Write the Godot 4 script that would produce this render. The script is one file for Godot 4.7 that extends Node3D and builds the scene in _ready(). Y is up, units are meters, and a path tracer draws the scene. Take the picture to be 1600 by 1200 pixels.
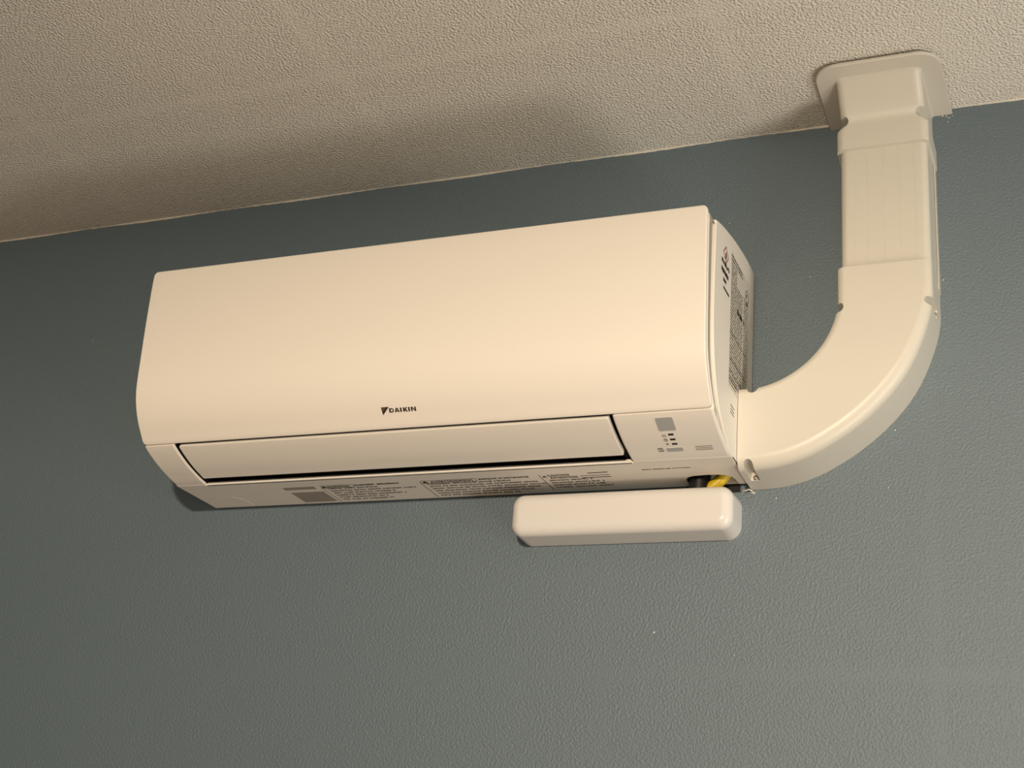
extends Node3D
# The photographed corner: a wall air conditioner with its pipe ducting under a textured ceiling.
# Design frame: x along the wall, y above the unit's underside, z out of the wall. Y0 lifts it to the room (floor at 0).

const Y0 := 1.943
const CEIL := 0.4973
const W := 0.77

var M := {}
var ORG := Vector3.ZERO

# ------------------------------------------------------------------ mesh collecting
class MB:
	var v := PackedVector3Array()
	func tri(a: Vector3, b: Vector3, c: Vector3) -> void:
		if (b - a).cross(c - a).length_squared() < 1e-20:
			return
		v.append(a); v.append(b); v.append(c)
	func quad(a: Vector3, b: Vector3, c: Vector3, d: Vector3) -> void:
		tri(a, b, c); tri(a, c, d)
	func orient() -> void:
		var mid := Vector3.ZERO
		for p in v: mid += p
		mid /= max(1, v.size())
		var vol := 0.0
		for i in range(0, v.size(), 3):
			vol += (v[i] - mid).dot((v[i + 1] - mid).cross(v[i + 2] - mid))
		if vol < 0.0:
			flip()
	func flip() -> void:
		for i in range(0, v.size(), 3):
			var t := v[i + 1]
			v[i + 1] = v[i + 2]
			v[i + 2] = t
	func join(o: MB) -> void:
		v.append_array(o.v)

func build(mb: MB, crease := 35.0) -> ArrayMesh:
	# triangles counter-clockwise outside; normals averaged where faces meet softly
	var n := mb.v.size() / 3
	var fn := PackedVector3Array(); fn.resize(n)
	var at := {}
	for f in n:
		var a := mb.v[f * 3]; var b := mb.v[f * 3 + 1]; var c := mb.v[f * 3 + 2]
		fn[f] = (b - a).cross(c - a)
		for k in 3:
			var p := mb.v[f * 3 + k]
			var key := Vector3i((p * 500000.0).round())
			if at.has(key): at[key].append(f)
			else: at[key] = PackedInt32Array([f])
	var cc := cos(deg_to_rad(crease))
	var un := PackedVector3Array(); un.resize(n)
	for f in n: un[f] = fn[f].normalized()
	var vs := PackedVector3Array(); vs.resize(n * 3)
	var ns := PackedVector3Array(); ns.resize(n * 3)
	var order := [0, 2, 1]
	for f in n:
		for k in 3:
			var p := mb.v[f * 3 + order[k]]
			var key := Vector3i((p * 500000.0).round())
			var s := Vector3.ZERO
			for g in at[key]:
				if un[g].dot(un[f]) > cc: s += fn[g]
			vs[f * 3 + k] = p - ORG
			ns[f * 3 + k] = s.normalized()
	var arr := []; arr.resize(Mesh.ARRAY_MAX)
	arr[Mesh.ARRAY_VERTEX] = vs
	arr[Mesh.ARRAY_NORMAL] = ns
	var am := ArrayMesh.new()
	am.add_surface_from_arrays(Mesh.PRIMITIVE_TRIANGLES, arr)
	return am

func part(called: String, mb: MB, mat: Material, parent: Node, crease := 35.0) -> MeshInstance3D:
	var o := MeshInstance3D.new()
	o.name = called
	o.mesh = build(mb, crease)
	o.material_override = mat
	parent.add_child(o, true)
	return o

func thing(called: String, label: String, category: String, at: Vector3, group := "") -> Node3D:
	var o := Node3D.new()
	o.name = called
	o.position = at + Vector3(0, Y0, 0)
	ORG = at
	add_child(o, true)
	o.set_meta("label", label); o.set_meta("category", category)
	if group: o.set_meta("group", group)
	return o

func structure(called: String, mb: MB, mat: Material, label: String, category: String) -> MeshInstance3D:
	ORG = Vector3(0, -Y0, 0)
	var o := part(called, mb, mat, self)
	o.set_meta("kind", "structure"); o.set_meta("label", label); o.set_meta("category", category)
	return o

# ------------------------------------------------------------------ shapes
func box(a: Vector3, b: Vector3) -> MB:
	var m := MB.new()
	m.quad(Vector3(a.x, a.y, b.z), Vector3(b.x, a.y, b.z), Vector3(b.x, b.y, b.z), Vector3(a.x, b.y, b.z))
	m.quad(Vector3(b.x, a.y, a.z), Vector3(a.x, a.y, a.z), Vector3(a.x, b.y, a.z), Vector3(b.x, b.y, a.z))
	m.quad(Vector3(b.x, a.y, b.z), Vector3(b.x, a.y, a.z), Vector3(b.x, b.y, a.z), Vector3(b.x, b.y, b.z))
	m.quad(Vector3(a.x, a.y, a.z), Vector3(a.x, a.y, b.z), Vector3(a.x, b.y, b.z), Vector3(a.x, b.y, a.z))
	m.quad(Vector3(a.x, b.y, b.z), Vector3(b.x, b.y, b.z), Vector3(b.x, b.y, a.z), Vector3(a.x, b.y, a.z))
	m.quad(Vector3(a.x, a.y, a.z), Vector3(b.x, a.y, a.z), Vector3(b.x, a.y, b.z), Vector3(a.x, a.y, b.z))
	return m

func loft(rings: Array, caps := true, skip := []) -> MB:
	# rings: arrays of points, closed; skip: segments of the ring left open
	var m := MB.new()
	for i in rings.size() - 1:
		var a: PackedVector3Array = rings[i]
		var b: PackedVector3Array = rings[i + 1]
		var n := a.size()
		for k in n:
			if k in skip: continue
			var j := (k + 1) % n
			m.quad(a[k], a[j], b[j], b[k])
	if caps:
		for e in 2:
			var r: PackedVector3Array = rings[0] if e == 0 else rings[rings.size() - 1]
			cap(m, r, e == 0)
	m.orient()
	return m

func cap(m: MB, r: PackedVector3Array, back: bool) -> void:
	var nn := Vector3.ZERO
	for k in r.size(): nn += r[k].cross(r[(k + 1) % r.size()])
	var ax := nn.abs()
	var flat := PackedVector2Array()
	for p in r:
		if ax.x >= ax.y and ax.x >= ax.z: flat.append(Vector2(p.y, p.z))
		elif ax.y >= ax.z: flat.append(Vector2(p.z, p.x))
		else: flat.append(Vector2(p.x, p.y))
	# drop doubled points for the triangulation
	var idx := PackedInt32Array(); var pts := PackedVector2Array()
	for k in flat.size():
		if pts.is_empty() or pts[pts.size() - 1].distance_to(flat[k]) > 1e-6:
			pts.append(flat[k]); idx.append(k)
	if pts[0].distance_to(pts[pts.size() - 1]) < 1e-6:
		pts.remove_at(pts.size() - 1)
	var t := Geometry2D.triangulate_polygon(pts)
	for k in range(0, t.size(), 3):
		var a := r[idx[t[k]]]; var b := r[idx[t[k + 1]]]; var c := r[idx[t[k + 2]]]
		var g := (b - a).cross(c - a).dot(nn) > 0.0
		if g == back: m.tri(a, c, b)
		else: m.tri(a, b, c)

func prism(poly: PackedVector2Array, x0: float, x1: float, bevel: float, skip := [], caps := true) -> MB:
	# polygon of (y, z) drawn out along x with rounded ends
	var rings := []
	var n := poly.size()
	var area := 0.0
	for k in n:
		area += poly[k].cross(poly[(k + 1) % n])
	var sg := 1.0 if area > 0.0 else -1.0
	var inn := PackedVector2Array()
	for k in n:
		var a := (poly[k] - poly[(k + n - 1) % n]).normalized()
		var b := (poly[(k + 1) % n] - poly[k]).normalized()
		var na := Vector2(-a.y, a.x); var nb := Vector2(-b.y, b.x)
		var h := (na + nb)
		h = h / max(0.35, h.length_squared() / 2.0)
		inn.append(h * sg)
	var steps := 5
	for e in 2:
		for i in steps + 1:
			var t := float(i) / steps if e == 0 else 1.0 - float(i) / steps
			var an := t * PI / 2
			var x := bevel * (1.0 - cos(an))
			var d := bevel * (1.0 - sin(an))
			var ring := PackedVector3Array()
			for k in n:
				var p := poly[k] + inn[k] * d
				ring.append(Vector3(x0 + x if e == 0 else x1 - x, p.x, p.y))
			rings.append(ring)
	return loft(rings, caps, skip)

func rrect(x0: float, x1: float, y0: float, y1: float, r: float, seg := 8) -> PackedVector2Array:
	var p := PackedVector2Array()
	for c in 4:
		var cx: float = [x1 - r, x0 + r, x0 + r, x1 - r][c]
		var cy: float = [y1 - r, y1 - r, y0 + r, y0 + r][c]
		for i in seg + 1:
			var a := (c + float(i) / seg) * PI / 2
			p.append(Vector2(cx + r * cos(a), cy + r * sin(a)))
	return p

func tube(path: PackedVector3Array, radius: float, seg := 16) -> MB:
	var rings := []
	var side := Vector3.ZERO
	for i in path.size():
		var d := (path[min(i + 1, path.size() - 1)] - path[max(i - 1, 0)]).normalized()
		if side == Vector3.ZERO:
			side = d.cross(Vector3.FORWARD if abs(d.z) < 0.8 else Vector3.UP).normalized()
		side = (side - d * side.dot(d)).normalized()
		var up := d.cross(side)
		var ring := PackedVector3Array()
		for k in seg:
			var a := TAU * k / seg
			ring.append(path[i] + (side * cos(a) + up * sin(a)) * radius)
		rings.append(ring)
	return loft(rings)

func lathe(prof: PackedVector2Array, c: Vector3, seg := 40) -> MB:
	# profile of (radius, height) turned about y
	var rings := []
	for p in prof:
		var ring := PackedVector3Array()
		for k in seg:
			var a := TAU * k / seg
			ring.append(c + Vector3(p.x * cos(a), p.y, p.x * sin(a)))
		rings.append(ring)
	return loft(rings)

# ------------------------------------------------------------------ the unit's front curve: (y, z) by length from the top
var curve := PackedVector2Array()
var clen := PackedFloat32Array()

func make_curve() -> void:
	var P := [Vector2(.2615, .2300), Vector2(.2407, .2305), Vector2(.19, .2285), Vector2(.1354, .2250), Vector2(.105, .2228), Vector2(.0911, .2210), Vector2(.0789, .2180), Vector2(.0652, .2125), Vector2(.0522, .2050), Vector2(.0390, .1945), Vector2(.0261, .1820), Vector2(.0143, .1560), Vector2(.0055, .1270), Vector2(-.0005, .0895), Vector2(0, 0)]
	for i in P.size() - 2:
		var p0: Vector2 = P[max(i - 1, 0)]; var p1: Vector2 = P[i]; var p2: Vector2 = P[i + 1]; var p3: Vector2 = P[i + 2]
		for k in 12:
			var t := k / 12.0
			curve.append(0.5 * (2 * p1 + (p2 - p0) * t + (2 * p0 - 5 * p1 + 4 * p2 - p3) * t * t + (3 * p1 - p0 - 3 * p2 + p3) * t * t * t))
	curve.append(P[P.size() - 2])
	var s := 0.0
	for i in curve.size():
		if i > 0: s += curve[i].distance_to(curve[i - 1])
		clen.append(s)

func on(s: float) -> Vector2:
	var i := clampi(clen.bsearch(s), 1, curve.size() - 1)
	return curve[i - 1].lerp(curve[i], (s - clen[i - 1]) / (clen[i] - clen[i - 1]))

func nrm(s: float) -> Vector2:
	# outward: away from the unit's inside
	var d := (on(min(s + 0.004, 0.345)) - on(max(0.0, s - 0.004))).normalized()
	var n := Vector2(d.y, -d.x)
	var mid := Vector2(0.13, 0.1)
	return n if n.dot(on(s) - mid) > 0 else -n

func sp(x: float, s: float, lift := 0.0) -> Vector3:
	var p := on(s) + nrm(s) * lift
	return Vector3(x, p.x, p.y)

func stops(a: float, b: float, r: float, n: int) -> PackedFloat32Array:
	# positions from a to b, close together near both ends
	var o := PackedFloat32Array()
	var near := [0.0, 0.06, 0.15, 0.3, 0.5, 0.75, 1.0]
	for t in near: o.append(a + r * t)
	for k in range(1, n): o.append(lerpf(a + r, b - r, float(k) / n))
	for i in range(near.size() - 1, -1, -1): o.append(b - r * near[i])
	return o

func curved_plate(x0: float, x1: float, s0: float, s1: float, cr: float, er: float, thick: float, nx: int, ns: int) -> MB:
	var m := MB.new()
	var ss := stops(s0, s1, max(cr, er), ns)
	var front := []; var back := []
	for s in ss:
		var es: float = min(s - s0, s1 - s)
		var inset := 0.0
		if es < cr: inset = cr - sqrt(max(0.0, cr * cr - (cr - es) * (cr - es)))
		var a := x0 + inset; var b := x1 - inset
		var rf := PackedVector3Array(); var rb := PackedVector3Array()
		for x in stops(a, b, er, nx):
			var e: float = min(min(x - a, b - x), es)
			var drop := 0.0
			if e < er: drop = er - sqrt(max(0.0, er * er - (er - e) * (er - e)))
			rf.append(sp(x, s, -drop)); rb.append(sp(x, s, -thick))
		front.append(rf); back.append(rb)
	var R := front.size(); var C: int = front[0].size()
	for i in R - 1:
		for j in C - 1:
			m.quad(front[i][j], front[i + 1][j], front[i + 1][j + 1], front[i][j + 1])
			m.quad(back[i][j], back[i][j + 1], back[i + 1][j + 1], back[i + 1][j])
		m.quad(front[i][0], back[i][0], back[i + 1][0], front[i + 1][0])
		m.quad(front[i][C - 1], front[i + 1][C - 1], back[i + 1][C - 1], back[i][C - 1])
	for j in C - 1:
		m.quad(front[0][j], front[0][j + 1], back[0][j + 1], back[0][j])
		m.quad(front[R - 1][j], back[R - 1][j], back[R - 1][j + 1], front[R - 1][j + 1])
	m.orient()
	return m

# ------------------------------------------------------------------ print
func slab(m: MB, c: Vector3, u: Vector3, w: Vector3, n: Vector3, su: float, sw: float, t := 0.00015) -> void:
	# a flat bar of ink: centre, two directions, outward
	var a := u * su * 0.5; var b := w * sw * 0.5; var h := n * t
	m.quad(c - a - b + h, c + a - b + h, c + a + b + h, c - a + b + h)
	m.quad(c - a - b, c - a - b + h, c - a + b + h, c - a + b)
	m.quad(c + a - b + h, c + a - b, c + a + b, c + a + b + h)
	m.quad(c - a + b + h, c + a + b + h, c + a + b, c - a + b)
	m.quad(c - a - b, c + a - b, c + a - b + h, c - a - b + h)

func line_of_print(m: MB, from: Vector3, u: Vector3, w: Vector3, length: float, high: float, g: RandomNumberGenerator, heavy := 0.62) -> void:
	# letters too small to read: short upright and level strokes, gathered in words
	var n := u.cross(w)
	var x := 0.0
	var left := g.randi_range(3, 9)
	while x < length:
		var cw := high * g.randf_range(0.5, 0.8)
		if x + cw > length: break
		var c := from + u * (x + cw * 0.5)
		slab(m, c - u * cw * 0.3, u, w, n, cw * 0.3 * heavy / 0.62, high * g.randf_range(0.75, 1.0))
		slab(m, c + w * high * (g.randf() - 0.5) * 0.6, u, w, n, cw * 0.8, high * 0.28 * heavy / 0.62)
		if g.randf() < 0.6: slab(m, c + u * cw * 0.28, u, w, n, cw * 0.25 * heavy / 0.62, high * g.randf_range(0.6, 1.0))
		x += cw * 1.22
		left -= 1
		if left <= 0:
			left = g.randi_range(2, 10)
			x += high * 0.55

func letters(called: String, words: String, c: Vector3, u: Vector3, w: Vector3, width: float, high: float, mat: Material, parent: Node, bold := true) -> void:
	var t := TextMesh.new()
	var f := SystemFont.new()
	f.font_names = PackedStringArray(["Droid Sans"])
	f.font_weight = 700 if bold else 400
	t.font = f
	t.font_size = 64
	t.pixel_size = 0.01
	t.depth = 0.05
	t.curve_step = 1.0
	t.text = words
	var b := t.get_aabb()
	var o := MeshInstance3D.new()
	o.name = called
	o.mesh = t
	o.material_override = mat
	var n := u.cross(w)
	var kx := width / b.size.x; var ky := high / b.size.y; var kz := 0.0002 / b.size.z
	var bs := Basis(u * kx, w * ky, n * kz)
	o.transform = Transform3D(bs, c - ORG - bs * (b.position + b.size * 0.5) + n * 0.0001)
	parent.add_child(o, true)

# ------------------------------------------------------------------ materials
func plain(col: Color, rough: float, spec := 0.5) -> StandardMaterial3D:
	var m := StandardMaterial3D.new()
	m.albedo_color = col
	m.roughness = rough
	m.metallic_specular = spec
	return m

func noise_image(freq: float, seed_: int, octaves: int, type: int, side := 1024) -> Image:
	var n := FastNoiseLite.new()
	n.seed = seed_
	n.noise_type = type
	n.frequency = freq
	n.fractal_type = FastNoiseLite.FRACTAL_FBM
	n.fractal_octaves = octaves
	n.fractal_gain = 0.5
	return n.get_seamless_image(side, side)

func relief(mat: StandardMaterial3D, img: Image, tiles: float, cm: float) -> void:
	mat.uv1_triplanar = true
	mat.uv1_world_triplanar = true
	mat.uv1_scale = Vector3.ONE * tiles
	mat.heightmap_enabled = true
	mat.heightmap_texture = ImageTexture.create_from_image(img)
	mat.heightmap_scale = cm

func make_materials() -> void:
	M.plastic = plain(Color(0.925, 0.905, 0.875), 0.42)
	M.gloss = plain(Color(0.884, 0.877, 0.87), 0.22)
	M.duct = plain(Color(0.84, 0.827, 0.79), 0.38)
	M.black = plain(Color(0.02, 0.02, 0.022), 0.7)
	M.rubber = plain(Color(0.018, 0.018, 0.02), 0.4)
	# the small square window and the switch on the display are moulded in grey; the white cover below the unit is M.gloss
	M.grey_infrared_window = plain(Color(0.65, 0.66, 0.66), 0.35)
	M.grey_switch = plain(Color(0.66, 0.67, 0.67), 0.4)
	M.ink = plain(Color(0.16, 0.15, 0.13), 0.6)
	M.ink_soft = plain(Color(0.33, 0.31, 0.28), 0.6)
	M.ink_logo = plain(Color(0.2, 0.17, 0.14), 0.4)
	M.emblem = plain(Color(0.35, 0.34, 0.3), 0.4)
	M.sticker = plain(Color(0.6, 0.58, 0.55), 0.6)
	M.red = plain(Color(0.6, 0.2, 0.16), 0.5)
	M.side_sticker = plain(Color(0.83, 0.81, 0.77), 0.5)
	M.yellow = plain(Color(0.82, 0.70, 0.10), 0.4)
	M.steel = plain(Color(0.7, 0.68, 0.64), 0.3)
	M.steel.metallic = 0.9
	M.speck = plain(Color(0.85, 0.84, 0.8), 0.8)
	M.wall = plain(Color(0.362, 0.432, 0.476), 0.6, 1.0)
	var a := noise_image(0.09, 11, 2, FastNoiseLite.TYPE_SIMPLEX_SMOOTH)
	relief(M.wall, a, 2.6, 0.06)
	M.ceiling = plain(Color(0.915, 0.906, 0.878), 0.75, 0.35)
	var b := noise_image(0.11, 5, 2, FastNoiseLite.TYPE_SIMPLEX_SMOOTH)
	relief(M.ceiling, b, 2.0, 0.25)
	M.room_wall = plain(Color(0.45, 0.5, 0.54), 0.7)  # unseen walls, toned down to cut the bounced light
	M.floor = plain(Color(0.5, 0.4, 0.31), 0.5)
	M.trim = plain(Color(0.88, 0.86, 0.82), 0.7)
	M.frame = plain(Color(0.9, 0.9, 0.9), 0.4)
	M.glass = plain(Color(0.9, 0.95, 1.0, 0.08), 0.02)
	M.glass.transparency = BaseMaterial3D.TRANSPARENCY_ALPHA
	M.lamp_metal = plain(Color(0.25, 0.23, 0.21), 0.4)
	M.lamp_shade = plain(Color(0.75, 0.73, 0.7), 0.6)
	M.lamp_glow = plain(Color(1, 0.95, 0.85), 0.5)
	M.lamp_glow.emission_enabled = true
	M.lamp_glow.emission = Color(1.0, 0.82, 0.58)
	M.lamp_glow.emission_energy_multiplier = 1.0

# ------------------------------------------------------------------ scene
func _ready() -> void:
	make_camera_and_light()
	make_curve()
	make_materials()
	make_room()
	make_air_conditioner()
	make_duct()
	make_elbow()
	make_cap()
	make_pipe_cover()
	make_pipes()
	make_lamps()

var LAMP_AT := Vector3(1.08, 0.08, 2.7)
var BULB := 0.05
var RIM_R := 0.25
var RIM_Y := 0.022
var LAMP_COL := Color(1.0, 0.912, 0.79)
var LAMP_E := 6.4
var STAND_AT := Vector3(2.4, -1.0, 0.78)
var STAND_COL := Color(1.0, 0.976, 0.92)
var STAND_E := 1.8

func make_camera_and_light() -> void:
	var cam := Camera3D.new()
	cam.name = "camera"
	cam.fov = 30.6925
	cam.near = 0.05
	var bx := Vector3(0.92481418, 0.0822976, -0.37141061)
	var by := Vector3(0.07211202, 0.92069312, 0.38356752)
	var bz := Vector3(0.37352188, -0.38151185, 0.8455354)
	cam.transform = Transform3D(Basis(bx, by, bz).orthonormalized(), Vector3(1.1459, -0.5621 + Y0, 1.5958))
	add_child(cam)
	cam.current = true
	var we := WorldEnvironment.new()
	we.name = "environment"
	var e := Environment.new()
	e.background_mode = Environment.BG_COLOR
	e.background_color = Color(0.62, 0.78, 1.0)
	e.background_energy_multiplier = 0.25
	e.tonemap_mode = Environment.TONE_MAPPER_LINEAR
	e.tonemap_exposure = 1.0
	e.sdfgi_enabled = true
	e.ssao_enabled = true
	e.ssil_enabled = true
	we.environment = e
	add_child(we)

func make_room() -> void:
	var X0 := -2.6; var X1 := 3.3; var Z1 := 4.6; var F := -Y0
	var wb := structure("wall_back", box(Vector3(X0 - .1, F - .1, -.1), Vector3(X1 + .1, CEIL + .1, 0)), M.wall, "blue-grey painted wall with a fine roller texture behind the air conditioner", "wall")
	structure("ceiling", box(Vector3(X0 - .1, CEIL, -.0), Vector3(X1 + .1, CEIL + .12, Z1 + .1)), M.ceiling, "off-white sand textured ceiling above the blue-grey wall", "ceiling")
	structure("floor", box(Vector3(X0 - .1, F - .12, -.0), Vector3(X1 + .1, F, Z1 + .1)), M.floor, "light brown wooden floor of the room", "floor")
	structure("wall_left", box(Vector3(X0 - .1, F, 0), Vector3(X0, CEIL, Z1)), M.room_wall, "blue-grey plain side wall of the room", "wall")
	structure("wall_front", box(Vector3(X0 - .1, F, Z1), Vector3(X1 + .1, CEIL, Z1 + .1)), M.room_wall, "blue-grey plain wall facing the air conditioner", "wall")
	# right wall; its unseen window is added for cool fill light
	var z0 := 0.9; var z1 := 2.2; var y0 := -1.05; var y1 := 0.2
	var wr := box(Vector3(X1, F, 0), Vector3(X1 + .1, y0, Z1))
	wr.join(box(Vector3(X1, y1, 0), Vector3(X1 + .1, CEIL, Z1)))
	wr.join(box(Vector3(X1, y0, 0), Vector3(X1 + .1, y1, z0)))
	wr.join(box(Vector3(X1, y0, z1), Vector3(X1 + .1, y1, Z1)))
	structure("wall_right", wr, M.room_wall, "blue-grey side wall with the added window opening", "wall")
	var fr := box(Vector3(X1 + .02, y0, z0), Vector3(X1 + .08, y0 + .05, z1))
	fr.join(box(Vector3(X1 + .02, y1 - .05, z0), Vector3(X1 + .08, y1, z1)))
	fr.join(box(Vector3(X1 + .02, y0 + .05, z0), Vector3(X1 + .08, y1 - .05, z0 + .05)))
	fr.join(box(Vector3(X1 + .02, y0 + .05, z1 - .05), Vector3(X1 + .08, y1 - .05, z1)))
	fr.join(box(Vector3(X1 + .02, y0 + .05, (z0 + z1) / 2 - .025), Vector3(X1 + .08, y1 - .05, (z0 + z1) / 2 + .025)))
	var wn := structure("window_1", fr, M.frame, "unseen white two-part window added to the side wall for cool fill light", "window")
	part("pane", box(Vector3(X1 + .048, y0 + .05, z0 + .05), Vector3(X1 + .052, y1 - .05, (z0 + z1) / 2 - .025)), M.glass, wn)
	part("pane", box(Vector3(X1 + .048, y0 + .05, (z0 + z1) / 2 + .025), Vector3(X1 + .052, y1 - .05, z1 - .05)), M.glass, wn)
	# uneven bead of ceiling paint along the top of the wall
	var g := RandomNumberGenerator.new(); g.seed = 3
	var rings := []
	var x := -1.2
	while x < 1.6:
		var h := 0.0013 + 0.0009 * sin(x * 23.0) + g.randf_range(-0.0003, 0.0006)
		h = max(h, 0.0004)
		rings.append(PackedVector3Array([Vector3(x, CEIL, 0), Vector3(x, CEIL, 0.0012), Vector3(x, CEIL - h * 0.7, 0.0009), Vector3(x, CEIL - h, 0)]))
		x += 0.006
	structure("trim_1", loft(rings), M.trim, "thin uneven bead of white paint where wall meets ceiling", "trim")
	# chips of white plaster stuck to the wall paint
	ORG = Vector3(0, -Y0, 0)
	for s in [[.6554, -.1822, 1.6], [.7542, -.2099, .7], [.7347, .3665, .9], [-.2861, .2884, 1.0], [-.2599, .2717, .8], [.9422, .0592, 1.1], [.801, -.0193, 1.1], [.9327, -.0124, .9], [1.0035, .2522, 1.2], [.8413, .2745, .9], [1.0109, .4880, 1.6], [1.0155, .4868, 1.3], [1.0186, .4839, 1.3], [1.0168, .4783, 1.0], [1.023, .486, .8], [1.0072, .4893, 1.0]]:
		var m := MB.new()
		var r: float = s[2] * 0.001
		var top := Vector3(s[0], s[1], r * 0.5)
		var pr := Vector3.ZERO
		var first := Vector3.ZERO
		for k in 6:
			var a := TAU * k / 5.0
			var q := Vector3(s[0] + cos(a) * r * (0.7 + 0.4 * float(k % 2)), s[1] + sin(a) * r * (0.8 + 0.3 * float(k % 3 == 0)), 0)
			if k == 5: q = first
			if k == 0: first = q
			else: m.tri(top, pr, q)
			pr = q
		part("plaster_chip", m, M.speck, wb)

func make_air_conditioner() -> void:
	var t := thing("air_conditioner", "white wall-mounted air conditioner with curved front panel and closed louver flap", "air conditioner", Vector3(W / 2, 0, 0))
	var HL := [Vector2(.2590, .1970), Vector2(.2200, .1985), Vector2(.1828, .1990), Vector2(.1386, .1985), Vector2(.1120, .1955), Vector2(.0896, .1906), Vector2(.0700, .1833), Vector2(.0540, .1755), Vector2(.0361, .1625), Vector2(.0240, .1470), Vector2(.0150, .1310), Vector2(.0060, .1150), Vector2(-.0004, .0985)]
	# rear casing: flat back, arched top, open underneath
	var poly := PackedVector2Array([Vector2(0, .003), Vector2(.2855, .003)])
	for p in [Vector2(.2858, .02), Vector2(.2855, .045), Vector2(.2838, .068), Vector2(.2815, .088), Vector2(.2790, .108), Vector2(.2757, .127), Vector2(.2718, .147), Vector2(.2680, .165), Vector2(.2640, .181)]: poly.append(p)
	var nb := poly.size()
	for p in HL: poly.append(p)
	poly.append(Vector2(0, .094))
	var last := poly.size() - 1
	var cm := prism(poly, 0.0, .046, 0.0016, [last])
	cm.join(prism(poly, .6502, W, 0.0016, [last]))
	cm.join(prism(poly, .0455, .6507, 0.0002, range(nb + 1, last + 1), false))
	part("casing", cm, M.plastic, t)
	# underside plate with the arched pipe cut-out
	var bp := PackedVector2Array([Vector2(.0015, .003), Vector2(.6955, .003), Vector2(.6955, .022), Vector2(.6972, .030), Vector2(.7015, .0362), Vector2(.708, .0395), Vector2(.7255, .0412), Vector2(.738, .0405), Vector2(.7475, .0365), Vector2(.7535, .0292), Vector2(.7555, .020), Vector2(.756, .003), Vector2(W - .0015, .003), Vector2(W - .0015, .0955), Vector2(.0015, .0955)])
	var r0 := PackedVector3Array(); var r1 := PackedVector3Array()
	for p in bp:
		r0.append(Vector3(p.x, -.0004, p.y)); r1.append(Vector3(p.x, .0022, p.y))
	part("underside", loft([r0, r1]), M.plastic, t)
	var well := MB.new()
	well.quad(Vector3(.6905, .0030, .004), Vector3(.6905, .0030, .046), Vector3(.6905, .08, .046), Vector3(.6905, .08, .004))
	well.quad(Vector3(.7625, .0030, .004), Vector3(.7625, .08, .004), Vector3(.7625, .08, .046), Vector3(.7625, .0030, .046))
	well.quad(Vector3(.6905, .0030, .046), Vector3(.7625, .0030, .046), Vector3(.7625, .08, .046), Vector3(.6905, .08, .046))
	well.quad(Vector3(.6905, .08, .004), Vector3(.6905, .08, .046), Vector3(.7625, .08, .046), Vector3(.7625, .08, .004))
	part("dark_pipe_well", well, M.black, t)  # black lining added inside the opening, its darkness put into the colour
	part("mounting_plate", box(Vector3(.03, .09, 0), Vector3(.74, .26, .003)), M.steel, t)
	# front frame: two cheeks beside the air outlet and the bridge under the panel
	var under := 0.0045
	var cheek := PackedVector2Array()
	var s := 0.006
	while s < 0.2425:
		cheek.append(on(s) - nrm(s) * under); s += 0.008
	cheek.append(on(.2465) - nrm(.2465) * under)
	s = 0.2482
	while s < 0.341:
		cheek.append(on(s)); s += 0.004
	cheek.append(on(.341))
	var bridge := PackedVector2Array()
	s = 0.006
	while s < 0.2425:
		bridge.append(on(s) - nrm(s) * under); s += 0.008
	bridge.append(on(.2465) - nrm(.2465) * under)
	var rear := PackedVector2Array()
	rear.append(Vector2(.0035, .0930)); rear.append(Vector2(.0120, .1130))
	for k in range(HL.size() - 4, -1, -1): rear.append(HL[k] + Vector2(.0, -.004) if k > 0 else HL[k] - Vector2(.002, .004))
	for p in rear: cheek.append(p)
	for p in [Vector2(.040, .150), Vector2(.09, .185), Vector2(.14, .194), Vector2(.2570, .193)]: bridge.append(p)
	var fm := prism(cheek, 0.0012, 0.0470, 0.0022)
	fm.join(prism(cheek, 0.6492, W - .0016, 0.0035))
	fm.join(prism(bridge, 0.0468, 0.6494, 0.0002))
	part("front_frame", fm, M.plastic, t, 40.0)
	# outlet: black lining, gap shade put into its colour; two-step lip below the flap
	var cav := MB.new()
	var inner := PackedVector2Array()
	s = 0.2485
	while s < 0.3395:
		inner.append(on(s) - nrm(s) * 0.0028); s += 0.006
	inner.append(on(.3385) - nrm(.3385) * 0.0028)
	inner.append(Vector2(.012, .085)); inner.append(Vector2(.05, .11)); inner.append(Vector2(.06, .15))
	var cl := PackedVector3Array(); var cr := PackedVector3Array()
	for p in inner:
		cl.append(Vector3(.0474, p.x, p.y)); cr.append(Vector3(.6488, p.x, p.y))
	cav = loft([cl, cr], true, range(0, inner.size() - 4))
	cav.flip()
	part("outlet_shade_lining", cav, M.black, t)
	var lip := prism(PackedVector2Array([Vector2(-.0004, .0935), Vector2(-.0004, .0978), Vector2(.0019, .0982), Vector2(.0022, .0972), Vector2(.0024, .0956), Vector2(.0044, .0956), Vector2(.0048, .0950), Vector2(.0048, .0900)]), .0478, .6484, .0003)
	part("outlet_lip", lip, M.plastic, t, 25.0)
	# louver flap
	part("louver_flap", curved_plate(.0535, .6443, .2504, .3200, .0028, .0011, .006, 24, 16), M.plastic, t, 50.0)
	# front panel
	var pn := part("front_panel", curved_plate(.0006, W - .0022, 0.0, .2464, .007, .0018, .0042, 40, 60), M.plastic, t, 50.0)
	# brand mark: split triangle and letters, level on the panel
	var sm := 0.2222
	var d2 := (on(sm - .004) - on(sm + .004)).normalized()
	var up := Vector3(0, d2.x, d2.y)
	brand_letters(sp(.3698, .2245, .0002), up, pn)
	var em := MB.new()
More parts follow.
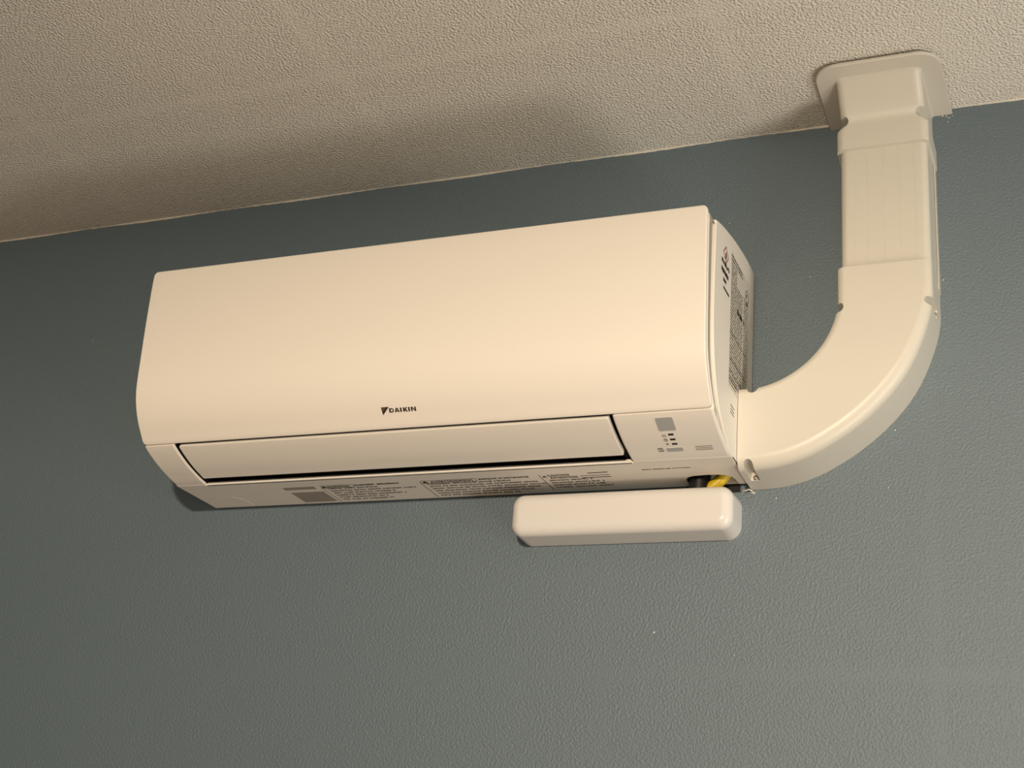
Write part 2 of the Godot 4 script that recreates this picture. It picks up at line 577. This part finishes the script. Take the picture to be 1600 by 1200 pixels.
	var e0 := sp(.3595, .2172, .0002); var e1 := sp(.3700, .2172, .0002); var e2 := sp(.3605, .2272, .0002); var nn := Vector3.RIGHT.cross(up) * 0.0002
	em.tri(e0 + nn, e2 + nn, e1 + nn)
	em.quad(e0, e2, e2 + nn, e0 + nn); em.quad(e2, e1, e1 + nn, e2 + nn); em.quad(e1, e0, e0 + nn, e1 + nn)
	part("brand_emblem", em, M.ink_logo, pn)
	var em2 := MB.new()
	var f0 := sp(.3608, .2180, .0005); var f1 := sp(.3655, .2180, .0005); var f2 := sp(.3616, .2225, .0005)
	em2.tri(f0, f2, f1)
	part("brand_emblem", em2, M.emblem, pn)
	display(t)
	underside_print(t)
	side_print(t)

func brand_letters(o: Vector3, up: Vector3, parent: Node) -> void:
	# heavy sans capitals as solid outlines; each is a list of convex pieces in letter units (height 5.4)
	var arc := func(cx: float, cy: float, r0: float, r1: float) -> Array:
		var q := []
		for i in 8:
			var a := -PI / 2 + PI * i / 8.0; var b := -PI / 2 + PI * (i + 1) / 8.0
			q.append([Vector2(cx + r0 * cos(a) * .95, cy + r0 * sin(a)), Vector2(cx + r1 * cos(a), cy + r1 * sin(a)), Vector2(cx + r1 * cos(b), cy + r1 * sin(b)), Vector2(cx + r0 * cos(b) * .95, cy + r0 * sin(b))])
		return q
	var bar := func(x0: float, y0: float, x1: float, y1: float) -> Array:
		return [Vector2(x0, y0), Vector2(x1, y0), Vector2(x1, y1), Vector2(x0, y1)]
	var D: Array = [bar.call(0, 0, 2.0, 5.4), bar.call(2.0, 0, 3.7, 1.35), bar.call(2.0, 4.05, 3.7, 5.4)]
	D.append_array(arc.call(3.6, 2.7, 1.35, 2.7))
	var A: Array = [[Vector2(7.3, 0), Vector2(9.2, 0), Vector2(10.9, 5.4), Vector2(9.4, 5.4)], [Vector2(11.9, 0), Vector2(13.8, 0), Vector2(11.7, 5.4), Vector2(10.2, 5.4)], bar.call(9.2, 1.1, 12.0, 2.2)]
	var K: Array = [bar.call(18.9, 0, 20.9, 5.4), [Vector2(20.6, 2.0), Vector2(21.9, 1.6), Vector2(24.6, 5.4), Vector2(22.3, 5.4)], [Vector2(21.0, 3.0), Vector2(22.6, 0), Vector2(25.0, 0), Vector2(22.3, 3.7)]]
	var N: Array = [bar.call(29.7, 0, 31.5, 5.4), bar.call(34.4, 0, 36.2, 5.4), [Vector2(31.4, 5.4), Vector2(29.9, 5.4), Vector2(34.5, 0), Vector2(36.0, 0)]]
	for piece in [D, A, [bar.call(14.8, 0, 16.9, 5.4)], K, [bar.call(25.9, 0, 28.0, 5.4)], N]:
		var m := MB.new()
		for q in piece:
			var fl := PackedVector2Array(q)
			if Geometry2D.is_polygon_clockwise(fl): fl.reverse()
			var lo := []; var hi := []
			for p in fl:
				var w: Vector3 = o + Vector3.RIGHT * p.x * .001 + up * p.y * .001
				lo.append(w); hi.append(w + Vector3.RIGHT.cross(up) * .0002)
			m.quad(hi[0], hi[1], hi[2], hi[3])
			for k in 4: m.quad(lo[k], lo[(k + 1) % 4], hi[(k + 1) % 4], hi[k])
		part("brand_letter", m, M.ink_logo, parent)

func surf_patch(x0: float, x1: float, s0: float, s1: float, cr: float, lift: float, mat: Material, called: String, parent: Node) -> void:
	# thin window or button lying on the frame's curve
	var m := MB.new()
	var pl := rrect(x0, x1, s0, s1, cr, 5)
	var cx := (x0 + x1) / 2; var cs := (s0 + s1) / 2
	var n := pl.size()
	for k in n:
		var a := pl[k]; var b := pl[(k + 1) % n]
		m.tri(sp(cx, cs, lift), sp(a.x, a.y, lift), sp(b.x, b.y, lift))
		m.quad(sp(a.x, a.y, lift), sp(a.x, a.y, -.001), sp(b.x, b.y, -.001), sp(b.x, b.y, lift))
	m.orient()
	part(called, m, mat, parent, 30.0)

func display(t: Node3D) -> void:
	# receiver window, indicator lamps with their signs, switch, three dark lines
	var k := 0
	surf_patch(.6978, .7200, .2546, .2778, .0026, .00012, M.plastic, "receiver_rim", t)
	surf_patch(.6986, .7192, .2554, .2770, .0020, .0003, M.grey_infrared_window, "receiver_window", t)
	for s in [.2840, .2930, .3018]:
		surf_patch(.7076, .7140, s - .0016, s + .0016, .0004, .0002, M.black, "indicator_light", t)
	surf_patch(.6976, .7186, .3088, .3172, .0018, .00012, M.plastic, "switch_rim", t)
	surf_patch(.6983, .7180, .3095, .3166, .0015, .0004, M.grey_switch, "on_off_switch", t)
	for q in [[.2857, 0], [.2936, 1]]:
		var s: float = q[0]
		var d := (on(s - .004) - on(s + .004)).normalized()
		var up := Vector3(0, d.x, d.y)
		var c := sp(.7023, s, .0001)
		var m := MB.new()
		for i in 20:
			if q[1] == 0 and (i >= 4 and i <= 5): continue
			var a := TAU * i / 20.0; var b := TAU * (i + 1) / 20.0
			var p := Vector3.RIGHT * cos((a + b) / 2) + up * sin((a + b) / 2)
			var w := Vector3.RIGHT * -sin((a + b) / 2) + up * cos((a + b) / 2)
			slab(m, c + p * .0021, w, -p, w.cross(-p), .0008, .0005)
		slab(m, c + up * .0009, Vector3.RIGHT, up, Vector3.RIGHT.cross(up), .0005, .0018)
		if q[1] == 1: slab(m, c + Vector3.RIGHT * .0007, Vector3.RIGHT, up, Vector3.RIGHT.cross(up), .0014, .0005)
		part("indicator_sign", m, M.ink, t)
	var s3 := 0.3016
	var d3 := (on(s3 - .004) - on(s3 + .004)).normalized()
	var u3 := Vector3(0, d3.x, d3.y)
	var c3 := sp(.7022, s3, .0001)
	var wm := MB.new()
	for r in [.0012, .0024]:
		for i in 8:
			var a := PI * (0.22 + 0.56 * (i + 0.5) / 8.0)
			var p := Vector3.RIGHT * cos(a) + u3 * sin(a)
			var w := Vector3.RIGHT * -sin(a) + u3 * cos(a)
			slab(wm, c3 - u3 * .0012 + p * r, w, -p, w.cross(-p), r * .26, .0005)
	slab(wm, c3 - u3 * .0013, Vector3.RIGHT, u3, Vector3.RIGHT.cross(u3), .0008, .0008)
	part("indicator_sign", wm, M.ink, t)
	var s4 := 0.3127
	var d4 := (on(s4 - .004) - on(s4 + .004)).normalized()
	var u4 := Vector3(0, d4.x, d4.y)
	letters("switch_lettering", "ON/", sp(.6914, .3103, .0001), Vector3.RIGHT, u4, .0070, .0030, M.ink, t)
	letters("switch_lettering", "OFF", sp(.6916, .3149, .0001), Vector3.RIGHT, u4, .0068, .0030, M.ink, t)
	for q in [.3096, .3129, .3161]:
		var m := MB.new()
		var d := (on(q - .004) - on(q + .004)).normalized()
		var u := Vector3(0, d.x, d.y)
		slab(m, sp(.7429, q, .0), Vector3.RIGHT, u, Vector3.RIGHT.cross(u), .0202, .0006, .0003)
		part("dark_line", m, M.ink_soft, t)  # thin bars in dark ink colour

func underside_print(t: Node3D) -> void:
	var g := RandomNumberGenerator.new(); g.seed = 21
	var u := Vector3.RIGHT; var w := Vector3(0, 0, 1)
	var y := -.0005
	# grey sticker in two blocks
	var m := MB.new()
	slab(m, Vector3(.1745, y, .0660), u, w, u.cross(w), .048, .0095)
	slab(m, Vector3(.1770, y, .0300), u, w, u.cross(w), .050, .0400)
	part("grey_sticker", m, M.sticker, t)
	# first notice
	letters("notice_heading", "WARNING", Vector3(.2330, y, .0668), u, w, .034, .0062, M.ink_soft, t)
	var a := MB.new()
	line_of_print(a, Vector3(.2585, y, .0680), u, w, .067, .0056, g, .8)
	var z := 0.0590
	for L in [.076, .128, .094, .108, .074, .078]:
		line_of_print(a, Vector3(.214, y, z), u, w, L, .0048, g)
		z -= .0088
	frame_lines(a, .2085, .2565, .0620, .0720, y)
	slab(a, Vector3(.2070, y, .036), w, u, u.cross(w), .058, .0006)
	part("notice_print", a, M.ink, t)
	warn_sign(t, Vector3(.2122, y, .0665), .0075)
	# second notice
	letters("notice_heading", "AVERTISSEMENT", Vector3(.3980, y, .0655), u, w, .060, .0062, M.ink_soft, t)
	letters("notice_heading", "RISQUE D'INCENDIE", Vector3(.4700, y, .0662), u, w, .068, .0056, M.ink, t)
	var b := MB.new()
	z = 0.0575
	for L in [.118, .150, .160, .150, .140, .115]:
		line_of_print(b, Vector3(.3600, y, z), u, w, L, .0048, g)
		z -= .0088
	frame_lines(b, .3555, .4320, .0608, .0705, y)
	slab(b, Vector3(.3530, y, .037), w, u, u.cross(w), .060, .0008)
	part("notice_print", b, M.ink, t)
	warn_sign(t, Vector3(.3605, y, .0658), .0080)
	# third notice
	letters("notice_heading", "CAUTION", Vector3(.5435, y, .0665), u, w, .028, .0060, M.ink, t)
	letters("notice_heading", "ATTENTION", Vector3(.5480, y, .0580), u, w, .036, .0060, M.ink, t)
	var c := MB.new()
	z = 0.0490
	for L in [.060, .074, .070, .076]:
		line_of_print(c, Vector3(.5260, y, z), u, w, L, .0048, g)
		z -= .0088
	slab(c, Vector3(.5190, y, .042), w, u, u.cross(w), .058, .0008)
	slab(c, Vector3(.5955, y, .0690), u, w, u.cross(w), .026, .0022)
	slab(c, Vector3(.5890, y, .0600), u, w, u.cross(w), .038, .0012)
	slab(c, Vector3(.5890, y, .0530), u, w, u.cross(w), .038, .0018)
	part("notice_print", c, M.ink, t)
	warn_sign(t, Vector3(.5245, y, .0640), .0060)
	# line of small type near the pipe opening
	var e := MB.new()
	line_of_print(e, Vector3(.6530, y, .0705), u, w, .062, .0034, g, .75)
	part("type_line", e, M.ink_soft, t)
	# arched outline of the knock-out
	var k := MB.new()
	var pts := [Vector2(.020, .0455), Vector2(.030, .0468), Vector2(.042, .0472), Vector2(.053, .0460), Vector2(.0615, .0410), Vector2(.0665, .0325), Vector2(.0682, .0220), Vector2(.0684, .0100)]
	for i in pts.size() - 1:
		var p: Vector2 = pts[i]; var q: Vector2 = pts[i + 1]
		var dir := Vector3(q.x - p.x, 0, q.y - p.y)
		slab(k, Vector3((p.x + q.x) / 2, -.0004, (p.y + q.y) / 2), dir.normalized(), dir.normalized().cross(Vector3.UP) * -1.0, Vector3.DOWN, dir.length() * 1.05, .0008, .0003)
	part("knockout_outline", k, M.plastic, t)

func frame_lines(m: MB, x0: float, x1: float, z0: float, z1: float, y: float) -> void:
	var u := Vector3.RIGHT; var w := Vector3(0, 0, 1); var n := u.cross(w)
	slab(m, Vector3((x0 + x1) / 2, y, z0), u, w, n, x1 - x0, .0005)
	slab(m, Vector3((x0 + x1) / 2, y, z1), u, w, n, x1 - x0, .0005)
	slab(m, Vector3(x0, y, (z0 + z1) / 2), u, w, n, .0005, z1 - z0)
	slab(m, Vector3(x1, y, (z0 + z1) / 2), u, w, n, .0005, z1 - z0)

func warn_sign(t: Node3D, c: Vector3, size: float) -> void:
	var m := MB.new()
	var u := Vector3.RIGHT; var w := Vector3(0, 0, 1); var h := Vector3(0, -.0002, 0)
	m.tri(c + w * size * .55 + h, c - u * size * .55 - w * size * .4 + h, c + u * size * .55 - w * size * .4 + h)
	if (m.v[1] - m.v[0]).cross(m.v[2] - m.v[0]).y > 0: m.flip()
	part("warning_triangle", m, M.black, t)

func side_print(t: Node3D) -> void:
	var g := RandomNumberGenerator.new(); g.seed = 8
	var u := Vector3(0, 0, -1); var w := Vector3.UP; var n := u.cross(w)
	var x := W + .0001
	# sticker sheets
	var st := MB.new()
	slab(st, Vector3(x, .1680, .0760), u, w, n, .094, .176, .0001)
	part("rating_sticker", st, M.side_sticker, t)
	# flammable diamond
	var c := Vector3(x, .2365, .1500)
	var dm := MB.new()
	for i in 4:
		var a := PI / 4 + i * PI / 2
		var p := u * cos(a) + w * sin(a)
		var q := u * -sin(a) + w * cos(a)
		slab(dm, c + p * .0078, q, -p, n, .0170, .0016)
	part("hazard_diamond", dm, M.red, t)
	var fl := MB.new()
	slab(fl, c - w * .001, u, w, n, .0050, .0050)
	slab(fl, c + w * .0022 + u * .0006, u, w, n, .0024, .0040)
	slab(fl, c - w * .0046, u, w, n, .0070, .0010)
	part("hazard_flame", fl, M.black, t)
	# bold lines under it
	var bm := MB.new()
	line_of_print(bm, Vector3(x, .2225, .1690), u, w, .038, .0068, g, .95)
	line_of_print(bm, Vector3(x, .2110, .1690), u, w, .038, .0068, g, .95)
	line_of_print(bm, Vector3(x, .2005, .1600), u, w, .016, .0062, g, .8)
	slab(bm, Vector3(x, .1905, .1450), u, w, n, .027, .0032)
	part("bold_print", bm, M.ink, t)
	# rating plate lines
	var pm := MB.new()
	x += .0001
	line_of_print(pm, Vector3(x, .2515, .1230), u, w, .060, .0030, g, .95)
	line_of_print(pm, Vector3(x, .2465, .1230), u, w, .060, .0030, g, .9)
	var y := 0.2410
	var row := 0
	while y > 0.086:
		var soft := .5 + .2 * float(row % 3 == 0)
		var L := .030 if y > .222 else .060
		line_of_print(pm, Vector3(x, y, .1225), u, w, L, .0026, g, soft)
		if y < .226: line_of_print(pm, Vector3(x, y, .0580), u, w, .022, .0026, g, .45)
		y -= .0042
		row += 1
	part("rating_print", pm, M.ink_soft, t)
	var km := MB.new()
	line_of_print(km, Vector3(x, .1900, .0900), u, w, .040, .0068, g, 1.0)
	for yy in [.1500, .1195, .1165, .1000]:
		slab(km, Vector3(x, yy, .0830), u, w, n, .078, .0006)
	for yy in [.0930, .0890, .0850]:
		slab(km, Vector3(x, yy, .1040), u, w, n, .036, .0012)
	part("approval_print", km, M.ink, t)
	# round approval mark
	km = MB.new()
	for i in 16:
		var a := TAU * i / 16.0
		var p := u * cos(a) + w * sin(a)
		slab(km, Vector3(x, .2330, .0420) + p * .0075, u * -sin(a) + w * cos(a), -p, n, .0032, .0012)
	part("approval_ring", km, M.ink, t)
	km = MB.new()
	line_of_print(km, Vector3(x, .2330, .0465), u, w, .009, .0060, g, .9)
	line_of_print(km, Vector3(x, .2215, .0460), u, w, .010, .0040, g, .8)
	part("approval_print", km, M.ink, t)
	for q in [.0600, .0552, .0512]:
		var m := MB.new()
		slab(m, Vector3(W, q, .1022), u, w, n, .0175, .0010, .0003)
		part("dark_line", m, M.ink_soft, t)

# ------------------------------------------------------------------ ducting
func section(a: Vector3, b: Vector3, deep: float, r: float, z0: float, ni: float, no: float, ridges := [], lean := 0.0, r_far := -1.0) -> PackedVector3Array:
	# outline across the duct from edge a to edge b (both on the wall), bulging to z = deep;
	# ni, no: how far a screw recess eats into either edge above z0; lean: sides draw in towards the front
	var d := (b - a).normalized()
	var o := PackedVector3Array()
	var zz := Vector3(0, 0, 1)
	o.append(a); o.append(a + zz * z0 + d * lean * 0.3)
	var ia := a + d * (ni + lean * 0.3)
	o.append(ia + zz * z0)
	for k in 8:
		var t := k / 7.0 * PI / 2
		var e := arc_point(lean, r, t, ni)
		o.append(a + d * e.x + zz * (deep + e.y))
	for rg in ridges:
		var c: Vector3 = a + d * rg
		o.append(c - d * .0016 + zz * deep); o.append(c - d * .0013 + zz * (deep - .0002))
		o.append(c - d * .0009 + zz * (deep - .0002)); o.append(c - d * .0006 + zz * deep)
		o.append(c + d * .0006 + zz * deep); o.append(c + d * .0009 + zz * (deep - .0002))
		o.append(c + d * .0013 + zz * (deep - .0002)); o.append(c + d * .0016 + zz * deep)
	for k in range(7, -1, -1):
		var t := k / 7.0 * PI / 2
		var e := arc_point(lean, r if r_far < 0.0 else r_far, t, no)
		o.append(b - d * e.x + zz * (deep + e.y))
	o.append(b - d * (no + lean * 0.3) + zz * z0)
	o.append(b + zz * z0 - d * lean * 0.3); o.append(b)
	return o

func arc_point(lean: float, r: float, t: float, cut: float) -> Vector2:
	# (distance in from the edge, height below the front) on the rounded edge, cut off where a recess begins
	var u := lean + r * (1 - cos(t))
	if u >= cut: return Vector2(u, -r + r * sin(t))
	var v := clampf(cut - lean, 0.0, r)
	return Vector2(cut, -r + sqrt(r * r - (r - v) * (r - v)))

func bite(dist: float, rn: float, c: float) -> float:
	return c + sqrt(rn * rn - dist * dist) if dist < rn else 0.0

func screw(parent: Node, at: Vector3) -> void:
	var rings := []
	for q in [[.0026, 0.0], [.0030, .0006], [.0030, .0012], [.0022, .0020], [.0008, .0023], [.0008, .0010]]:
		var ring := PackedVector3Array()
		for k in 14:
			var a := TAU * k / 14.0
			ring.append(at + Vector3(cos(a) * q[0], sin(a) * q[0], q[1]))
		rings.append(ring)
	part("screw", loft(rings), M.steel, parent)

func make_duct() -> void:
	var t := thing("straight_duct", "straight ivory plastic pipe duct with fine grooves between ceiling cap and elbow", "duct", Vector3(.945, .232, 0))
	var a := Vector3(.8905, 0, 0); var b := Vector3(.9990, 0, 0)
	var rings := []
	for y in [.232, .425]:
		rings.append(section(a + Vector3(0, y, 0), b + Vector3(0, y, 0), .0725, .0085, .018, 0, 0, [.0168, .0334, .0525, .0715, .0902], .0018))
	part("cover", loft(rings), M.duct, t, 28.0)
	# back channel, its lips show beside the cover
	part("channel_lip", box(Vector3(.8895, .232, 0), Vector3(.8905, .425, .017)), M.duct, t)
	part("channel_lip", box(Vector3(.9990, .232, 0), Vector3(1.0000, .425, .017)), M.duct, t)

func elbow_edges(q: float) -> Array:
	# q: 0 at the unit's side .. 1 at the start of the bend .. 2 at its end .. 3 at the top
	var C := Vector3(.785, .2, 0)
	var ri := [.1015, .0995, .0985, .0983, .0990, .1010, .1030]
	var ro := [.2140, .2085, .2052, .2022, .2025, .2060, .2078]
	if q <= 1.0:
		var x := lerpf(.7706, .785, q)
		return [Vector3(x, .2 - ri[6], 0), Vector3(x, .2 - ro[6], 0)]
	if q >= 2.0:
		var y := lerpf(.2, .243, q - 2.0)
		return [Vector3(.785 + ri[0], y, 0), Vector3(.785 + ro[0], y, 0)]
	var th := (2.0 - q) * PI / 2
	var f := (2.0 - q) * 6.0
	var i := mini(int(f), 5)
	var u := f - i
	var a := cubic_interpolate(ri[i], ri[i + 1], ri[max(i - 1, 0)], ri[min(i + 2, 6)], u)
	var b := cubic_interpolate(ro[i], ro[i + 1], ro[max(i - 1, 0)], ro[min(i + 2, 6)], u)
	var dir := Vector3(cos(th), -sin(th), 0)
	return [C + dir * a, C + dir * b]

func make_elbow() -> void:
	var t := thing("duct_elbow", "curved ivory plastic duct elbow joining the air conditioner's side to straight duct", "duct", Vector3(.88, -.008, 0))
	var N := [Vector3(.787, .0972, 0), Vector3(.783, -.0078, 0), Vector3(.8865, .1905, 0), Vector3(.9985, .1905, 0)]
	var rings := []
	var qs := []
	var k := 0
	while k <= 40: qs.append(k / 40.0); k += 1
	k = 1
	while k <= 240: qs.append(1.0 + k / 240.0); k += 1
	k = 1
	while k <= 30: qs.append(2.0 + k / 30.0); k += 1
	for q in qs:
		var e := elbow_edges(q)
		var a: Vector3 = e[0]; var b: Vector3 = e[1]
		var ni: float = max(bite(a.distance_to(N[0]), .0064, .0030), bite(a.distance_to(N[2]), .0060, .0040))
		var no: float = max(bite(b.distance_to(N[1]), .0052, .0070), bite(b.distance_to(N[3]), .0052, .0050))
		var soft := lerpf(.0160, .0095, clampf((q - 1.6) / 0.6, 0.0, 1.0))
		rings.append(section(a, b, .0770, .0090, .032, ni, no, [], .0012, soft))
	part("shell", loft(rings), M.duct, t, 30.0)
	screw(t, Vector3(.787, .0945, .032))
	screw(t, Vector3(.783, -.0042, .032))
	screw(t, Vector3(.8895, .1905, .032))
	screw(t, Vector3(.9950, .1905, .032))

func make_cap() -> void:
	var t := thing("duct_ceiling_cap", "ivory plastic duct end cap with rounded flange screwed against the ceiling", "duct cap", Vector3(.945, .407, 0))
	var rings := []
	var y := 0.4070
	while y < CEIL - .0035:
		var f := smoothstep(.4345, .4425, y)
		var g := smoothstep(.4400, .4950, y)
		var h := smoothstep(.4830, .4935, y)
		var deep := .0790 + .0360 * g * (0.6 + 0.4 * g) + .0080 * h * h
		var x0 := lerpf(.8872, .8925, f) - .0060 * h * h
		var x1 := lerpf(1.0012, .9975, f) + .0060 * h * h
		var n := bite(abs(y - .4470), .0066, .0050)
		rings.append(section(Vector3(x0, y, 0), Vector3(x1, y, 0), deep, .0100, .045, n, n, [], .0012))
		y += .0008
	part("shell", loft(rings), M.duct, t, 30.0)
	var pl := PackedVector2Array()
	var r := .030
	pl.append(Vector2(1.0230, 0))
	for i in 13:
		var a := i / 12.0 * PI / 2
		pl.append(Vector2(1.0230 - .0015 - r + r * cos(a), .1400 - r + r * sin(a)))
	for i in 13:
		var a := PI / 2 + i / 12.0 * PI / 2
		pl.append(Vector2(.8680 + .0015 + r + r * cos(a), .1400 - r + r * sin(a)))
	pl.append(Vector2(.8680, 0))
	var fr := []
	var mid := Vector2(.9455, .05)
	for q in [[.0045, .9955], [.0012, 1.0], [.0004, .9960], [.0, .989]]:
		var ring := PackedVector3Array()
		var yy: float = CEIL - .0088 + q[0]
		for p in pl:
			var s: Vector2 = mid + (p - mid) * q[1]
			ring.append(Vector3(s.x, yy, max(0.0, s.y)))
		fr.append(ring)
	part("flange", loft(fr), M.duct, t, 30.0)
	screw(t, Vector3(.8955, .4470, .045))
	screw(t, Vector3(.9945, .4470, .045))

func make_pipe_cover() -> void:
	var t := thing("pipe_cover", "small glossy white rounded plastic cover on the wall under the air conditioner", "cover", Vector3(.617, -.0705, 0))
	var rings := []
	var er := .013
	var deep := .0490
	var specs := [[0.0, 0.0], [.010, .0002], [deep - er, .0010]]
	for k in range(1, 11):
		var a := k / 10.0 * PI / 2
		specs.append([deep - er + er * sin(a), .0010 + er * (1 - cos(a))])
	for q in specs:
		var i: float = q[1]
		var ring := PackedVector3Array()
		for p in rrect(.4742 + i, .7592 - i, -.0705 + i, -.0142 - i, max(.0165 - i, .004), 10):
			ring.append(Vector3(p.x, p.y, q[0]))
		rings.append(ring)
	part("shell", loft(rings), M.gloss, t, 40.0)

func make_pipes() -> void:
	var t := thing("yellow_hose", "yellow hose coming out of the air conditioner's underside behind white cover", "hose", Vector3(.737, -.0140, .02))
	var path := PackedVector3Array()
	var A := Vector3(.7560, .060, .024); var B := Vector3(.7560, .020, .022); var C := Vector3(.7480, .004, .020); var D := Vector3(.7190, -.0138, .020)
	for i in 25:
		path.append(A.bezier_interpolate(B, C, D, i / 24.0))
	path[24] = Vector3(.7195, -.0135, .020)
	part("tube", tube(path, .0076, 24), M.yellow, t)
	t = thing("insulated_pipe", "black foam insulated pipe inside the opening under the air conditioner", "pipe", Vector3(.712, -.0140, .02))
	part("insulation", tube(PackedVector3Array([Vector3(.714, .075, .020), Vector3(.713, .03, .020), Vector3(.712, .004, .0205), Vector3(.711, -.0140, .021)]), .0130, 28), M.rubber, t)
	part("dark_gap_sheet", box(Vector3(.6900, -.0100, 0), Vector3(.7570, .0750, .0025)), M.black, t)  # black sheet: shade and wall hole behind the pipes put into colour
	t = thing("plastic_shred", "torn white shred of plastic below the duct elbow's end", "scrap", Vector3(.765, -.012, .004))
	part("shred", tube(PackedVector3Array([Vector3(.7600, -.0085, .0), Vector3(.7640, -.0100, .004), Vector3(.7685, -.0088, .006), Vector3(.7725, -.0104, .003)]), .0009, 6), M.speck, t)
	part("shred", tube(PackedVector3Array([Vector3(.7700, -.0112, .0), Vector3(.7725, -.0125, .003), Vector3(.7745, -.0120, .0)]), .0011, 6), M.speck, t)

# ------------------------------------------------------------------ unseen lamps, placed and shaped to light the scene
func make_lamps() -> void:
	var p := LAMP_AT
	var t := thing("unseen_pendant_lamp", "unseen pendant lamp, its opaque dome shade shaped to dim the upper wall", "lamp", Vector3(p.x, p.y - .045, p.z))
	var gl := PackedVector2Array()
	for i in 13:
		var a := -PI / 2 + PI * i / 12.0
		gl.append(Vector2(max(.0005, BULB * cos(a)), BULB * sin(a)))
	part("bulb", lathe(gl, p, 24), M.lamp_glow, t)
	var rim := RIM_Y
	part("shade", lathe(PackedVector2Array([Vector2(RIM_R, rim), Vector2(RIM_R * .97, rim + .05), Vector2(RIM_R * .8, rim + .11), Vector2(RIM_R * .5, rim + .15), Vector2(.03, rim + .17), Vector2(.03, rim + .166), Vector2(RIM_R * .49, rim + .146), Vector2(RIM_R * .785, rim + .108), Vector2(RIM_R * .955, rim + .048), Vector2(RIM_R * .985, rim)]), p, 48), M.lamp_shade, t)  # opaque rim shaped to keep light off the upper wall
	part("socket", lathe(PackedVector2Array([Vector2(.02, BULB * .9), Vector2(.02, rim + .168)]), p, 16), M.lamp_metal, t)
	part("stem", lathe(PackedVector2Array([Vector2(.008, rim + .17), Vector2(.008, CEIL - p.y - .03)]), p, 12), M.lamp_metal, t)
	part("canopy", lathe(PackedVector2Array([Vector2(.05, CEIL - p.y - .03), Vector2(.06, CEIL - p.y)]), p, 24), M.lamp_metal, t)
	var o := OmniLight3D.new()
	o.name = "lamp_light"
	o.position = p - ORG
	o.light_color = LAMP_COL
	o.light_energy = LAMP_E
	o.light_size = BULB
	o.omni_range = 12.0
	o.omni_attenuation = 2.0
	o.shadow_enabled = true
	t.add_child(o)
	p = STAND_AT
	t = thing("unseen_floor_lamp", "unseen floor lamp on a slim dark pole, two glowing paper globes to soften shadows", "lamp", Vector3(p.x, -Y0, p.z))
	var sh := PackedVector2Array()
	for i in 17:
		var a := -PI / 2 + PI * i / 16.0
		sh.append(Vector2(max(.0005, .24 * cos(a)), .24 * sin(a)))
	part("pole", tube(PackedVector3Array([Vector3(p.x, -Y0 + .02, p.z), Vector3(p.x, p.y + .3, p.z)]), .012, 12), M.lamp_metal, t)
	part("base", lathe(PackedVector2Array([Vector2(.14, -Y0 - p.y), Vector2(.14, -Y0 - p.y + .015), Vector2(.02, -Y0 - p.y + .026)]), p, 32), M.lamp_metal, t)
	for d in [Vector3(-.28, -.27, -.08), Vector3(.28, .27, .08)]:  # second globe added to widen the soft edge of shadows
		var c: Vector3 = p + d
		part("globe", lathe(sh, c, 32), M.lamp_glow, t)
		part("arm", tube(PackedVector3Array([Vector3(p.x, c.y, p.z), c - Vector3(d.x, 0, d.z).normalized() * .238]), .008, 10), M.lamp_metal, t)
		o = OmniLight3D.new()
		o.name = "globe_light"
		o.position = c - ORG
		o.light_color = STAND_COL
		o.light_energy = STAND_E * 0.5
		o.light_size = .24
		o.omni_range = 12.0
		o.omni_attenuation = 2.0
		o.shadow_enabled = true
		t.add_child(o, true)
